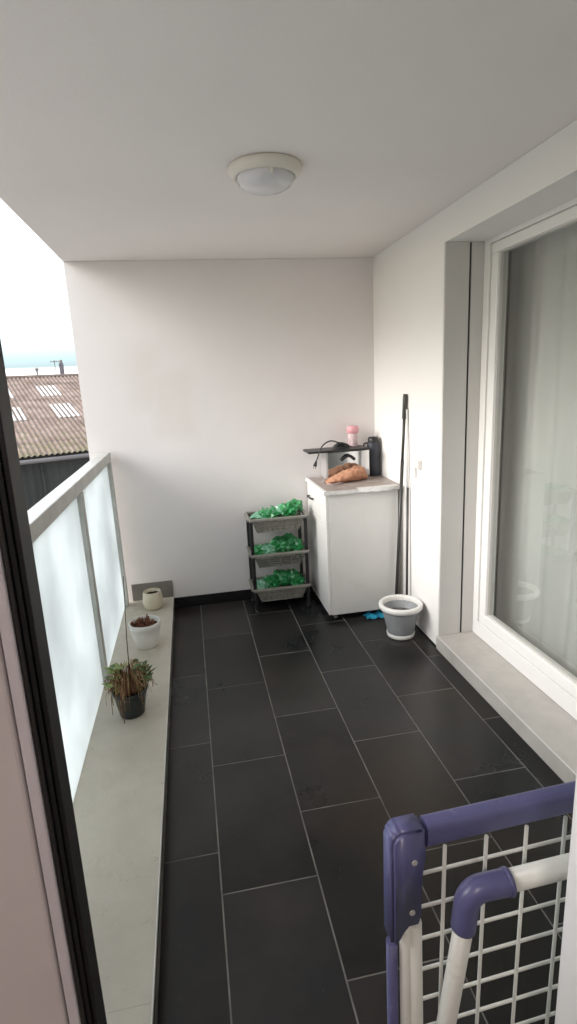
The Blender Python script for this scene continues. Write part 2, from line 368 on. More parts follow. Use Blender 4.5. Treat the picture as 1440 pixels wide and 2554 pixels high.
mxr = n('ShaderNodeMixRGB'); l(refl, mxr.inputs[0]); l(src, mxr.inputs[1]); mxr.inputs[2].default_value = (0.56, 0.49, 0.40, 1); l(mxr.outputs[0], p.inputs['Base Color'])
ew = thing('end_wall', 'white rendered wall closing the far end of the balcony, faint beige reflection painted on it', 'wall', (0.4, YB, 0))
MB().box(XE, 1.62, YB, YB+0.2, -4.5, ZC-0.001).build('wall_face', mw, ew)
MB().box(-0.178, XR-0.002, YB-0.011, YB-0.001, 0.001, 0.074, bev=0.0015).build('skirting', M['skirt'], ew)
MB().box(-0.452, -0.179, YB-0.012, YB-0.001, 0.0875, 0.205, bev=0.002).build('tile_upstand', M['upst'], ew)

# ledge along the railing
lg = thing('ledge', 'low grey stone ledge running along the foot of the glass railing', 'ledge', (-0.33, 2, 0))
b = MB()
ys = [YD+0.001, 1.05, 1.93, 2.81, YB-0.001]
for i in range(4): b.box(-0.56, -0.182, ys[i]+0.0002, ys[i+1]-0.0002, 0.066, 0.086, bev=0.0006)
b.build('stone_top', M['ledge'], lg)
MB().box(XE, -0.186, YD+0.001, YB-0.001, -0.139, 0.064).build('ledge_body', M['skirt'], lg)
MB().box(-0.1815, -0.1785, YD+0.001, YB-0.013, 0.070, 0.0875).build('edge_trim', M['trim'], lg)

# window wall on the right: pieces around the opening
OY0, OY1 = 0.62, 2.64
ww = thing('window_wall', 'white rendered wall on the right holding the large window', 'wall', (XR, 2, 0))
b = MB()
b.box(XR, XR+0.30, OY1, YB-0.001, -0.14, ZC-0.001)
b.box(XR, XR+0.20, OY0, OY1, ZO, ZC-0.001); b.box(XR+0.20, XR+0.30, OY0, OY1, ZO+0.055, ZC-0.001)
b.box(XR, XR+0.30, YD+0.001, OY0, -0.14, ZC-0.001)
b.box(XR+0.002, XR+0.30, OY0, OY1, -0.14, -0.002)
b.build('wall_face', M['wallr'], ww)
MB().box(XR-0.010, XR-0.001, OY1+0.004, YB-0.012, 0.001, 0.006).build('skirting', M['skirt'], ww)

# stone sill
sl = thing('window_sill', 'pale grey stone sill below the large window', 'sill', (1.4, 1.7, 0))
b = MB()
for y0, y1 in ((OY0+0.001, 1.50), (1.502, OY1-0.002)): b.box(XR-0.012, 1.62, y0, y1, -0.001, 0.078, bev=0.002)
b.build('stone_slab', M['sill'], sl)
MB().box(XR-0.0135, XR-0.0095, OY0+0.003, OY1-0.003, 0.0765, 0.0795).build('edge_trim', M['trim'], sl)

# window
wd = thing('window', 'large white framed window with grey reveal and roller guide above the stone sill', 'window', (1.5, 1.7, 0.08))
X1 = 1.50
b = MB()       # reveal lining, far and near side, plus head
b.box(XR+0.001, 1.425, OY1-0.012, OY1-0.001, 0.0795, ZO-0.001)
b.box(XR+0.001, 1.425, OY0+0.001, OY0+0.012, 0.0795, ZO-0.001)
b.build('reveal_lining', M['pvcg'], wd)
for yy in ((OY1-0.006, OY1-0.001), (OY0+0.001, OY0+0.006)):
    MB().box(1.426, 1.436, yy[0], yy[1], 0.0795, ZO-0.001).build('roller_guide', M['dark'], wd)
b = MB()
b.box(1.437, X1+0.06, OY1-0.012, OY1-0.001, 0.0795, ZO-0.001)
b.box(1.437, X1+0.06, OY0+0.001, OY0+0.012, 0.0795, ZO-0.001)
b.build('inner_reveal', M['pvcg'], wd)
def ring(y0, y1, z0, z1, w, x0, x1, bev=0.003):
    q = MB()
    q.box(x0, x1, y0, y1, z0, z0+w, bev); q.box(x0, x1, y0, y1, z1-w, z1, bev)
    q.box(x0, x1, y0, y0+w, z0+w, z1-w, bev); q.box(x0, x1, y1-w, y1, z0+w, z1-w, bev); return q
ZH = 2.165
def frame(ya, yb, za, zb, ya2, yb2, za2, zb2, x0, x1, bev=0.003):
    q = MB()
    q.box(x0, x1, ya, yb, za, za2, bev); q.box(x0, x1, ya, yb, zb2, zb, bev)
    q.box(x0, x1, ya, ya2, za2, zb2, bev); q.box(x0, x1, yb2, yb, za2, zb2, bev); return q
frame(OY0+0.013, OY1-0.0125, 0.0795, ZH, OY0+0.07, 2.577, 0.164, 2.088, X1, X1+0.07).build('outer_frame', M['pvc'], wd)
frame(OY0+0.0715, 2.5755, 0.1655, 2.0865, OY0+0.13, 2.516, 0.220, 2.040, X1+0.008, X1+0.06, 0.005).build('sash', M['pvc'], wd)
frame(OY0+0.1302, 2.5158, 0.2202, 2.0398, OY0+0.134, 2.512, 0.224, 2.036, X1+0.02, X1+0.05, 0).build('rubber_seal', M['pvcg'], wd)
MB().box(X1+0.034, X1+0.036, OY0+0.1342, 2.5118, 0.2242, 2.0358).build('glass_pane', M['winglass'], wd)

# room behind the window and behind the door
rm = thing('room_interior', 'dim room seen through the window on the right', 'room', (2.5, 0, 0))
b = MB()
RX0, RX1, RY0, RY1 = -1.3, 4.2, -3.2, 4.3
b.box(RX0, RX1, RY0-0.1, RY0, -0.2, 2.5)
b.box(RX0-0.1, RX0, RY0-0.1, YD-0.1, -0.2, 2.5)
b.box(RX1, RX1+0.1, RY0-0.1, RY1, -0.2, 2.5)
b.box(1.621, RX1, RY1, RY1+0.1, -0.2, 2.5)
b.build('room_wall', M['roomwall'], rm)
MB().box(RX0, RX1, RY0, YD-0.13, 2.45, 2.55).box(1.63, RX1, YD-0.13, RY1, 2.45, 2.55).build('room_ceiling', M['roomwall'], rm)
MB().box(RX0, RX1, RY0, YD-0.11, -0.1, 0.03).box(1.63, RX1, YD-0.11, RY1, -0.1, 0.03).build('room_floor', M['roomfloor'], rm)
# wall between room and balcony (with the opening of the door)
DX0, DX1, DZ0, DZ1 = -0.30, 0.53, 0.12, 2.12
dw = thing('door_wall', 'near wall of the balcony around the glazed door', 'wall', (0, YD, 0))
b = MB(); y0, y1 = YD-0.11, YD
b.box(RX0-0.1, DX0, y0, y1, -0.2, 2.55); b.box(DX1, 1.62, y0, y1, -0.2, 2.55)
b.box(DX0, DX1, y0, y1, DZ1, 2.55); b.box(DX0, DX1, y0, y1, -0.2, DZ0)
b.build('wall_face', M['wallr'], dw)

# door frame the picture is taken through
dr = thing('door_frame', 'pinkish grey door frame in the left foreground edged with black rubber gasket', 'door frame', (0, 0.42, 0.12))
GX0, GX1, GZ0, GZ1 = -0.106, 0.410, 0.24, 2.0
tilt = Matrix.Translation((GX0, 0, 0.93)) @ Matrix.Rotation(R(0.55), 4, 'Y') @ Matrix.Translation((-GX0, 0, -0.93))
MB().box(GX0-0.112, GX0-0.0222, 0.405, 0.45, DZ0+0.001, DZ1-0.001, bev=0.003).build('stile', M['stile'], dr, xf=tilt)
MB().box(DX0+0.001, GX0-0.125, 0.395, 0.459, DZ0+0.001, DZ1-0.001, bev=0.003).build('door_frame', M['stile'], dr)
MB().box(GX0-0.0218, GX0-0.0122, 0.408, 0.447, GZ0, GZ1, bev=0.002).build('glazing_bead', M['stileg'], dr, xf=tilt)
b = MB()
b.box(GX0-0.0118, GX0-0.0085, 0.411, 0.446, GZ0, GZ1, bev=0.001, mi=1)
b.box(GX0-0.008, GX0-0.0045, 0.414, 0.446, GZ0, GZ1, bev=0.0012); b.box(GX0-0.004, GX0, 0.418, 0.446, GZ0, GZ1, bev=0.0012)
b.build('gasket', [M['gask'], M['dark']], dr, xf=tilt)
o = MB().box(GX1, DX1-0.001, 0.405, 0.455, DZ0+0.001, DZ1-0.001, bev=0.004).build('stile', M['pvc'], dr); o['label'] = 'pale grey white stile at the right edge of the door'
MB().box(GX0-0.03, GX1, 0.405, 0.45, DZ0+0.001, GZ0-0.001, bev=0.003).build('bottom_rail', M['pvc'], dr)
MB().box(GX0-0.03, GX1, 0.405, 0.45, GZ1+0.001, DZ1-0.001, bev=0.003).build('top_rail', M['pvc'], dr)

# lit ceiling lamp of the room behind the camera
M['bulb'] = bpy.data.materials.new('lit_shade'); M['bulb'].use_nodes = True
pb_ = M['bulb'].node_tree.nodes['Principled BSDF']; pb_.inputs['Emission Color'].default_value = (1.0, 0.86, 0.80, 1); pb_.inputs['Emission Strength'].default_value = 24
rl_ = thing('room_lamp', 'lit round ceiling lamp of the room behind the door', 'ceiling lamp', (-0.3, -1.1, 2.449))
MB().lathe([(0, 0), (0.17, 0), (0.18, -0.03), (0.16, -0.07), (0.09, -0.10), (0, -0.105)], (-0.3, -1.1, 2.449), 32).build('lamp_shade', M['bulb'], rl_)

# sheer curtains behind the window
def curtain(name, y0, y1, x, z0, z1, amp, per, label, m):
    b = MB(); nn = int((y1-y0)/0.012); rows = 6; grid = []
    for i in range(nn+1):
        y = y0+(y1-y0)*i/nn; colv = []
        for j in range(rows+1):
            z = z0+(z1-z0)*j/rows
            xx = x + amp*(0.6+0.4*math.sin(y*3.1+2))*math.sin(2*math.pi*y/per+0.8*math.sin(y*5)) + 0.006*math.sin(z*5+y*20)
            colv.append(b.bm.verts.new((xx, y, z)))
        grid.append(colv)
    for i in range(nn):
        for j in range(rows):
            f = b.bm.faces.new((grid[i][j], grid[i+1][j], grid[i+1][j+1], grid[i][j+1])); f.smooth = True
    return tag(b.build(name, m), label, 'curtain')
curtain('sheer_curtain', 0.5, 2.85, 1.70, 0.05, 2.4, 0.022, 0.19, 'pale sheer curtain hanging in folds behind the large window glass', M['curtain'])

# ------------------------------------------------------------------ railing
rl = thing('glass_railing', 'balcony railing with frosted glass panels and a flat aluminium top rail', 'railing', (-0.49, 2, 0.08))
MB().box(-0.543, -0.476, YD+0.002, YB-0.03, 1.060, 1.12, bev=0.004).build('top_rail', M['alu'], rl)
for yy in (0.62, 2.585, 3.60):
    MB().box(-0.530, -0.474, yy-0.024, yy+0.024, 0.087, 1.059, bev=0.003).build('post', M['alu'], rl)
for y0, y1 in ((YD+0.01, 0.595), (0.645, 2.560), (2.610, 3.575)):
    MB().box(-0.504, -0.496, y0, y1, 0.0875, 1.0595).build('glass_panel', M['frost'], rl)

# ------------------------------------------------------------------ ceiling light
cl = thing('ceiling_light', 'round cream ceiling light with glass bowl fixed to the soffit', 'ceiling light', (0.38, 2.165, ZC))
MB().lathe([(0, -0.001), (0.130, -0.001), (0.134, -0.010), (0.130, -0.020), (0.118, -0.034), (0.108, -0.038), (0.104, -0.033), (0, -0.033)], (0.38, 2.165, ZC), 48).build('lamp_base', M['lampb'], cl)
MB().lathe([(0.103, -0.035), (0.101, -0.046), (0.090, -0.062), (0.068, -0.074), (0.036, -0.081), (0, -0.083)], (0.38, 2.165, ZC), 48).build('glass_bowl', M['lampg'], cl)
for k in range(3):
    a = k*2.094+0.6; b = MB(); b.tube([(0.38+0.106*math.cos(a), 2.165+0.106*math.sin(a), ZC-0.034), (0.38+0.101*math.cos(a), 2.165+0.101*math.sin(a), ZC-0.052)], 0.005, 8); b.build('clip', M['lampb'], cl)

# ------------------------------------------------------------------ cabinet
CX0, CX1, CY0, CY1, CZ0, CZ1 = 0.802, 1.262, 3.14, 3.655, 0.042, 0.825
cb = thing('cabinet', 'white melamine cabinet on castors with a worn brown top, in the far corner', 'cabinet', (1.03, 3.4, 0))
MB().box(CX0+0.017, CX1, CY0, CY1, CZ0, CZ1, bev=0.0015).build('cabinet_body', M['cab'], cb)
dd = MB().box(CX0-0.001, CX0+0.0155, CY0+0.002, CY1-0.002, CZ0+0.002, 0.64, bev=0.0015).build('door', M['cab'], cb)
b = MB().box(CX0-0.001, CX0+0.0155, CY0+0.002, CY1-0.002, 0.644, CZ1-0.002, bev=0.0015); dw_ = b.build('drawer', M['cab'], cb)
MB().tube([(CX0-0.002, 3.47, 0.735), (CX0-0.017, 3.475, 0.735), (CX0-0.019, 3.49, 0.735), (CX0-0.019, 3.57, 0.735), (CX0-0.017, 3.585, 0.735), (CX0-0.002, 3.59, 0.735)], 0.0055, 8).build('handle', M['dark'], dw_)
MB().box(CX0-0.010, CX1+0.028, CY0-0.012, CY1, CZ1+0.001, CZ1+0.021, bev=0.0015).build('worktop', M['wood'], cb)
b = MB(); b.box(CX0-0.012, CX1+0.03, CY0-0.0142, CY0-0.0122, CZ1+0.0, CZ1+0.0225); b.box(CX0-0.0122, CX0-0.0102, CY0-0.0142, CY1, CZ1, CZ1+0.0225)
b.box(CX0-0.012, CX0+0.006, CY0-0.0142, CY1, CZ1+0.0212, CZ1+0.0228)
# peeling strip of edging at the front
rows = []
for i in range(25):
    x = 1.0+0.26*i/24; k = math.sin(math.pi*i/24)
    rows.append([b.bm.verts.new((x, CY0-0.015-0.012*k, CZ1+0.026+0.004*k)), b.bm.verts.new((x, CY0-0.015-0.020*k, CZ1+0.004+0.003*math.sin(i))), b.bm.verts.new((x, CY0+0.03, CZ1+0.0245))])
for i in range(24):
    b.bm.faces.new((rows[i][0], rows[i+1][0], rows[i+1][1], rows[i][1])); b.bm.faces.new((rows[i][2], rows[i+1][2], rows[i+1][0], rows[i][0]))
b.build('edge_strip', M['cabedge'], cb)
for cx, cyy in ((CX0+0.05, CY0+0.04), (CX1-0.05, CY0+0.04), (CX0+0.05, CY1-0.05), (CX1-0.05, CY1-0.05)):
    b = MB(); b.tube([(cx-0.008, cyy, 0.017), (cx+0.008, cyy, 0.017)], 0.016, 16); b.box(cx-0.012, cx+0.012, cyy-0.01, cyy+0.01, 0.03, 0.0415); b.build('castor', M['greyp'], cb)

# appliance on the cabinet
ZT = CZ1+0.0215
ap = thing('toaster_oven', 'small steel countertop oven with mirrored front standing on the cabinet', 'oven', (1.06, 3.57, ZT))
MB().box(0.900, 1.203, 3.502, 3.655, ZT+0.006, 1.036, bev=0.004).build('oven_body', M['silverside'], ap)
MB().box(0.912, 1.198, 3.496, 3.5015, ZT+0.012, 1.030, bev=0.002).build('front_panel', M['silver'], ap)
MB().tube([(1.005+0.09*t, 3.492-0.014*math.sin(math.pi*t), 0.975+0.028*math.sin(math.pi*t)) for t in [i/12 for i in range(13)]], 0.010, 10).build('handle', M['black'], ap)
for x in (0.92, 1.18):
    for y in (3.52, 3.64): MB().tube([(x, y, ZT+0.0005), (x, y, ZT+0.007)], 0.009, 10).build('foot', M['black'], ap)
tr = MB().box(0.772, 1.185, 3.44, 3.62, 1.0375, 1.051, bev=0.005).build('baking_tray', M['black']); tag(tr, 'thin black tray lying across the top of the steel oven, sticking out left', 'tray')
b = MB()
ptsC = [(1.045, 3.48, 1.062), (1.02, 3.47, 1.085), (0.977, 3.46, 1.098), (0.935, 3.45, 1.112), (0.90, 3.44, 1.108), (0.865, 3.435, 1.085), (0.846, 3.43, 1.055), (0.832, 3.43, 1.02), (0.818, 3.43, 0.985)]
def smooth_path(P, k=6):
    P = [Vector(p) for p in P]; o = []
    for i in range(len(P)-1):
        a, b_, c, d = P[max(i-1, 0)], P[i], P[i+1], P[min(i+2, len(P)-1)]
        for j in range(k):
            t = j/k; o.append(0.5*((2*b_)+(-a+c)*t+(2*a-5*b_+4*c-d)*t*t+(-a+3*b_-3*c+d)*t**3))
    o.append(P[-1]); return o
cbl = thing('power_cable', 'black power cable looped over the tray with its plug hanging down', 'cable', (0.95, 3.46, 1.052))
MB().tube(smooth_path(ptsC), 0.0045, 8).build('cord', M['black'], cbl)
MB().tube([(0.820, 3.43, 0.99), (0.813, 3.43, 0.972), (0.809, 3.43, 0.958)], [0.006, 0.011, 0.013], 12).tube([(0.803, 3.43, 0.958), (0.800, 3.43, 0.944)], 0.002, 6).tube([(0.815, 3.43, 0.956), (0.812, 3.43, 0.942)], 0.002, 6).build('plug', M['black'], cbl)
b = MB(); b.lathe([(0.058, 0.0), (0.058, 0.008), (0.048, 0.022), (0.030, 0.034), (0.012, 0.040), (0, 0.041)], (1.012, 3.52, 1.0515), 24, sy=0.6)
for k in range(3): b.tube(smooth_path([(0.96+0.03*k, 3.50, 1.06), (1.0+0.02*k, 3.488, 1.085-0.004*k), (1.05, 3.50, 1.078-0.006*k), (1.07+0.006*k, 3.52, 1.058)]), 0.004, 6)
tag(b.build('cable_coil', M['black']), 'black lump of coiled lead on top of the tray', 'cable coil')
# pink topped can
pk = thing('spray_can', 'pink capped can standing behind the black tray on the cabinet', 'can', (1.115, 3.60, 1.052))
MB().lathe([(0, 0), (0.032, 0), (0.033, 0.004), (0.033, 0.085), (0.029, 0.095), (0, 0.096)], (1.115, 3.585, 1.0515), 24).build('can_body', M['pinkp'], pk)
MB().lathe([(0.034, 0.088), (0.040, 0.092), (0.041, 0.125), (0.034, 0.136), (0, 0.137)], (1.115, 3.585, 1.0515), 24).build('cap', M['pink'], pk)
# dark bottle
bt = thing('dark_flask', 'tall dark slate cylinder flask in the corner of the cabinet top', 'flask', (1.247, 3.56, ZT))
MB().lathe([(0, 0.001), (0.040, 0.001), (0.043, 0.006), (0.043, 0.215), (0.040, 0.228), (0, 0.230)], (1.247, 3.55, ZT), 28).build('flask_body', M['navy'], bt)
MB().lathe([(0.036, 0.229), (0.037, 0.250), (0.030, 0.262), (0, 0.264)], (1.247, 3.55, ZT), 24).build('lid', M['black'], bt)
MB().tube(smooth_path([(1.206, 3.55, 1.07), (1.185, 3.548, 1.068), (1.178, 3.547, 1.05), (1.185, 3.548, 1.035), (1.206, 3.55, 1.03)]), 0.006, 8).build('handle', M['black'], bt)
# paper bag: crumpled loaf-like bag
b = MB()
segs, rg = 26, 22; rings = []
for i in range(segs+1):
    t = i/segs; x = 0.872+0.285*t
    h = (0.010+0.036*min(1, t/0.72)**0.9)*(1 if t < 0.86 else math.sqrt(max(0.08, 1-((t-0.86)/0.15)**2))); w = 0.028+0.045*math.sin(math.pi*t**0.8)
    ring_ = []
    for k in range(rg):
        a = 2*math.pi*k/rg; ca_, sa = math.cos(a), math.sin(a)
        p_ = Vector((x, 3.388+0.045*t+w*ca_, ZT+0.002+h+h*sa*(1 if sa > 0 else 1)))
        nn_ = noise.noise(p_*38)*0.009+noise.noise(p_*90)*0.003
        p_ += Vector((nn_*0.6, nn_*ca_, abs(nn_)*sa if sa < 0 else nn_*sa*1.3)); p_.z = max(p_.z, ZT+0.001)
        ring_.append(b.bm.verts.new(p_))
    rings.append(ring_)
for i in range(segs):
    for k in range(rg):
        b.bm.faces.new((rings[i][k], rings[i][(k+1) % rg], rings[i+1][(k+1) % rg], rings[i+1][k]))
b.bm.faces.new(rings[0]); b.bm.faces.new(rings[-1][::-1])
tag(b.build('paper_bag', M['kraft']), 'crumpled orange brown paper bag lying in front of the steel oven', 'paper bag')
# loose ties on the worktop
b = MB(); b.tube(smooth_path([(0.87, 3.36, ZT+0.004), (0.90, 3.33, ZT+0.005), (0.94, 3.325, ZT+0.010), (0.97, 3.34, ZT+0.004)]), 0.005, 8, flat=0.5)
b.tube(smooth_path([(0.845, 3.40, ZT+0.003), (0.865, 3.43, ZT+0.02), (0.875, 3.44, ZT+0.045)]), 0.002, 6)
tag(b.build('paper_twist', M['pinkp']), 'small pale twist of paper on the brown cabinet top', 'paper scrap')

# ------------------------------------------------------------------ tiered basket stand
bs = thing('basket_stand', 'three tier taupe basket stand on black legs, between end wall and cabinet', 'storage stand', (0.55, 3.52, 0))
BX0, BX1, BY0, BY1 = 0.356, 0.738, 3.40, 3.63
tiers = [0.640, 0.400, 0.160]
for zi, z in enumerate(tiers):
    q = MB()
    # rim as a rounded rectangular loop
    for (xa, ya, xb, yb_) in ((BX0, BY0, BX1, BY0), (BX0, BY1, BX1, BY1)): q.box(min(xa, xb), max(xa, xb), ya-0.011, ya+0.011, z-0.009, z+0.009, bev=0.004)
    for xa in (BX0, BX1): q.box(xa-0.011, xa+0.011, BY0+0.011, BY1-0.011, z-0.009, z+0.009, bev=0.004)
    rim = q
    # slatted bowl
    z1, z0 = z-0.009, z-0.088; ins = 0.042
    T = [(BX0+0.022, BY0+0.008), (BX1-0.022, BY0+0.008), (BX1-0.022, BY1-0.008), (BX0+0.022, BY1-0.008)]
    Bt = [(BX0+ins+0.012, BY0+ins*0.6), (BX1-ins-0.012, BY0+ins*0.6), (BX1-ins-0.012, BY1-ins*0.6), (BX0+ins+0.012, BY1-ins*0.6)]
    def P(i, u, f):
        a, c = Vector(T[i]), Vector(T[(i+1) % 4]); d, e = Vector(Bt[i]), Vector(Bt[(i+1) % 4])
        v = (a.lerp(c, u)).lerp(d.lerp(e, u), f); return (v.x, v.y, z1+(z0-z1)*f)
    for i in range(4):
        nbar = 5
        if zi == 1:
            for j in range(nbar): f0 = (j+0.15)/nbar; q.tube([P(i, 0, f0), P(i, 1, f0)], 0.0028, 6)
            for u in (0, 0.25, 0.5, 0.75, 1): q.tube([P(i, u, 0), P(i, u, 1)], 0.0045 if u == 0.5 else 0.003, 6)
        else:
            mseg = 8
            for j in range(mseg):
                u0, u1 = j/mseg, (j+1)/mseg
                q.quad(P(i, u0, 0), P(i, u1, 0), P(i, u1, 1), P(i, u0, 1))
                for f_ in (0.25, 0.5, 0.75): q.tube([P(i, u0+0.02, f_), P(i, u1-0.02, f_)], 0.0028, 6)
                q.tube([P(i, u0, 0), P(i, u0, 1)], 0.003, 6)
    q.quad(*[(x_, y_, z0) for x_, y_ in Bt]); 
    for i in range(4): q.tube([(*Bt[i], z0), (*Bt[(i+1) % 4], z0)], 0.004, 6)
    q.build('basket', M['greyp'], bs)
for x in (BX0+0.012, BX1-0.012):
    for y in (BY0+0.012, BY1-0.012):
        q = MB()
        s_ = 1 if x < 0.5 else -1
        for za, zb in ((0.409, 0.631), (0.169, 0.391), (0.0, 0.151)):
            q.box(x-0.011, x+0.011, y-0.008, y+0.008, za if za else 0.018, zb, bev=0.003)
        q.lathe([(0, 0.0005), (0.013, 0.0005), (0.015, 0.010), (0.012, 0.020), (0, 0.021)], (x, y, 0), 14)
        q.build('leg', M['black'], bs)

# crumpled green plastic bags in the baskets
def crumple(cx, cy_, cz, rx, ry, rz, seed, m_):
    bm = bmesh.new(); bmesh.ops.create_icosphere(bm, subdivisions=3, radius=1)
    off = Vector((seed*3.7, seed*1.3, seed*2.1))
    for v in bm.verts:
        d = v.co.normalized(); f = 1 + 0.45*noise.noise(d*1.9+off) + 0.55*(0.5-abs(noise.noise(d*3.3+off))*1.6) - 0.12 + 0.35*(0.4-abs(noise.noise(d*7+off))*1.5)*0.7 
        p_ = Vector((d.x*rx*f, d.y*ry*f, d.z*rz*f)); v.co = p_ + Vector((cx, cy_, cz))
    for f in bm.faces: f.smooth = False; f.material_index = m_
    return bm
tn = ['top', 'middle', 'bottom']
spec = [
 [(0.455,3.50,0.640,.065,.07,.026,1,1),(0.515,3.49,0.650,.055,.07,.034,0,2),(0.575,3.52,0.660,.07,.06,.040,1,3),(0.63,3.50,0.668,.06,.07,.045,0,4),(0.69,3.54,0.685,.045,.06,.04,0,5)],
 [(0.42,3.50,0.402,.035,.07,.035,0,6),(0.48,3.49,0.408,.050,.07,.035,1,7),(0.56,3.52,0.425,.055,.07,.05,0,8),(0.63,3.53,0.432,.06,.065,.06,0,9),(0.685,3.50,0.405,.035,.06,.045,0,10)],
 [(0.43,3.50,0.165,.045,.07,.035,1,11),(0.50,3.50,0.175,.05,.07,.04,0,12),(0.57,3.52,0.187,.055,.07,.048,0,13),(0.64,3.52,0.192,.05,.065,.048,0,14),(0.67,3.48,0.170,.045,.055,.035,0,15)]]
words = [['loose pale green bag at the left end', 'bright green bag'], ]
for ti in range(3):
    b = MB()
    for (x, y, z, rx, ry, rz, mi, sd_) in spec[ti]:
        b.merge(crumple(x, y, z, rx, ry, rz, sd_, mi), smooth=False)
    # pointed folds that stick up
    rr = random.Random(20+ti)
    for k in range(90):
        x = rr.uniform(0.43, 0.69); y = rr.uniform(3.43, 3.58); z = tiers[ti]+0.02+0.05*(x-0.4)/0.3*rr.uniform(0.3, 1)
        d = Vector((rr.uniform(-1, 1), rr.uniform(-1, 0.4), rr.uniform(0.1, 1))).normalized()*rr.uniform(0.018, 0.04)
        s_ = Vector((rr.uniform(-1, 1), rr.uniform(-1, 1), rr.uniform(-.4, .4))).normalized()*rr.uniform(0.008, 0.02)
        p0 = Vector((x, y, z)); f = b.bm.faces.new([b.bm.verts.new(v) for v in (p0-s_, p0+s_, p0+d*0.8+s_*0.3, p0+d)]); f.material_index = rr.choice([0, 0, 1])
    tag(b.build('plastic_bags', [M['green'], M['green2']]), 'crumpled green plastic bags filling the %s basket of the stand' % tn[ti], 'plastic bags', 'bags stuffed in the basket stand')

# ------------------------------------------------------------------ poles, pot, cloth, socket
mop = thing('mop_handle', 'dark grey mop pole with thicker grip leaning on the wall beside the cabinet', 'mop', (1.225, 3.09, 0))
pa, pb = Vector((1.222, 3.085, 0.012)), Vector((1.286, 3.085, 1.397)); L_ = pb-pa
MB().tube([pa, pa+L_*0.72], 0.0105, 12).tube([pa+L_*0.72, pa+L_*0.90], 0.0085, 12).build('pole', M['pole'], mop)
MB().tube([pa+L_*0.895, pa+L_*0.90, pa+L_*0.99, pb], [0.010, 0.0135, 0.0135, 0.011], 14).build('grip', M['pole'], mop)
MB().box(1.195, 1.25, 3.05, 3.12, 0.0005, 0.02, bev=0.004).build('mop_head', M['black'], mop)
br = thing('broom_handle', 'thin broom handle right of the mop, dark below and white above', 'broom', (1.28, 3.05, 0))
MB().tube([(1.270, 3.02, 0.012), (1.284, 3.04, 0.85)], 0.0075, 10).build('lower_pole', M['pole'], br)
MB().tube([(1.284, 3.04, 0.85), (1.2905, 3.07, 1.31)], 0.006, 10).build('upper_pole', M['polel'], br)
MB().box(1.25, 1.29, 2.99, 3.05, 0.0005, 0.022, bev=0.003).build('broom_head', M['black'], br)
PX, PY = 1.160, 2.845
pt = thing('plant_pot', 'empty grey plastic pot with white rim and white base on the dark floor', 'plant pot', (PX, PY, 0))
MB().lathe([(0, 0.010), (0.070, 0.010), (0.077, 0.030), (0.092, 0.10), (0.110, 0.168), (0.112, 0.185), (0.105, 0.185), (0.086, 0.10), (0.068, 0.034), (0, 0.034)], (PX, PY, 0), 48).build('pot_body', M['greypot'], pt)
MB().lathe([(0.108, 0.176), (0.121, 0.176), (0.128, 0.184), (0.128, 0.202), (0.122, 0.209), (0.110, 0.209), (0.104, 0.203), (0.103, 0.18)], (PX, PY, 0), 48).build('rim', M['whitepot'], pt)
MB().lathe([(0, 0.0005), (0.072, 0.0005), (0.080, 0.006), (0.083, 0.026), (0.079, 0.029), (0.076, 0.018), (0, 0.018)], (PX, PY, 0), 48).build('saucer', M['whitepot'], pt)
MB().lathe([(0, 0.135), (0.095, 0.135)], (PX, PY, 0), 40, wob=0.002).build('soil', mat('grey_substrate', (0.18, 0.17, 0.16), 0.9, 0.1, var=0.4, vscale=50, bump=0.8), pt)
# cloth
b = MB(); g = []
for i in range(15):
    rowv = []
    for j in range(11):
        x = 1.03+0.13*i/14; y = 3.09+0.085*j/10
        p_ = Vector((x, y, 0)); z = 0.003+0.012*abs(noise.noise(p_*25))+0.010*max(0, math.sin(i*0.9+j*0.4))
        rowv.append(b.bm.verts.new((x+0.008*noise.noise(p_*14), y+0.01*noise.noise(p_*17+Vector((5, 1, 0))), z)))
    g.append(rowv)
for i in range(14):
    for j in range(10):
        f = b.bm.faces.new((g[i][j], g[i+1][j], g[i+1][j+1], g[i][j+1])); f.smooth = True
tag(b.build('floor_cloth', M['cloth']), 'small turquoise cloth on the floor between cabinet and grey pot', 'cloth')
sk = thing('wall_socket', 'small beige weatherproof socket on the white wall right of the poles', 'socket', (XR, 2.92, 1.0))
MB().box(XR-0.024, XR-0.001, 2.875, 2.965, 0.985, 1.035, bev=0.004).build('socket_cover', M['socket'], sk)
MB().box(XR-0.014, XR-0.001, 2.945, 2.962, 0.925, 0.984, bev=0.003).build('conduit', M['socket'], sk)

# ------------------------------------------------------------------ pots on the ledge
ZL = 0.0865
p1 = thing('planter', 'small empty cream ceramic planter at the far end of the stone ledge', 'planter', (-0.305, 3.50, ZL))
MB().lathe([(0, 0.0), (0.048, 0.0), (0.058, 0.012), (0.066, 0.040), (0.065, 0.065), (0.058, 0.115), (0.055, 0.120), (0.050, 0.119), (0.050, 0.095), (0, 0.095)], (-0.305, 3.50, ZL), 40).build('planter_body', M['cream'], p1)
MB().lathe([(0, 0.102), (0.03, 0.1), (0.0495, 0.097)], (-0.305, 3.50, ZL), 24, wob=0.003).build('soil', M['soil'], p1)
p2c = Vector((-0.312, 2.955, ZL))
p2 = thing('potted_plant', 'white plastic pot with dried brown plant, behind the leafy one on the ledge', 'potted plant', p2c)
MB().lathe([(0, 0.0), (0.052, 0.0), (0.058, 0.006), (0.075, 0.07), (0.083, 0.118), (0.086, 0.120), (0.088, 0.146), (0.083, 0.150), (0.080, 0.146), (0.077, 0.11), (0, 0.11)], p2c, 44).build('pot', M['whitepot'], p2)
MB().lathe([(0, 0.120), (0.04, 0.122), (0.078, 0.117)], p2c, 28, wob=0.004).build('soil', M['soil'], p2)
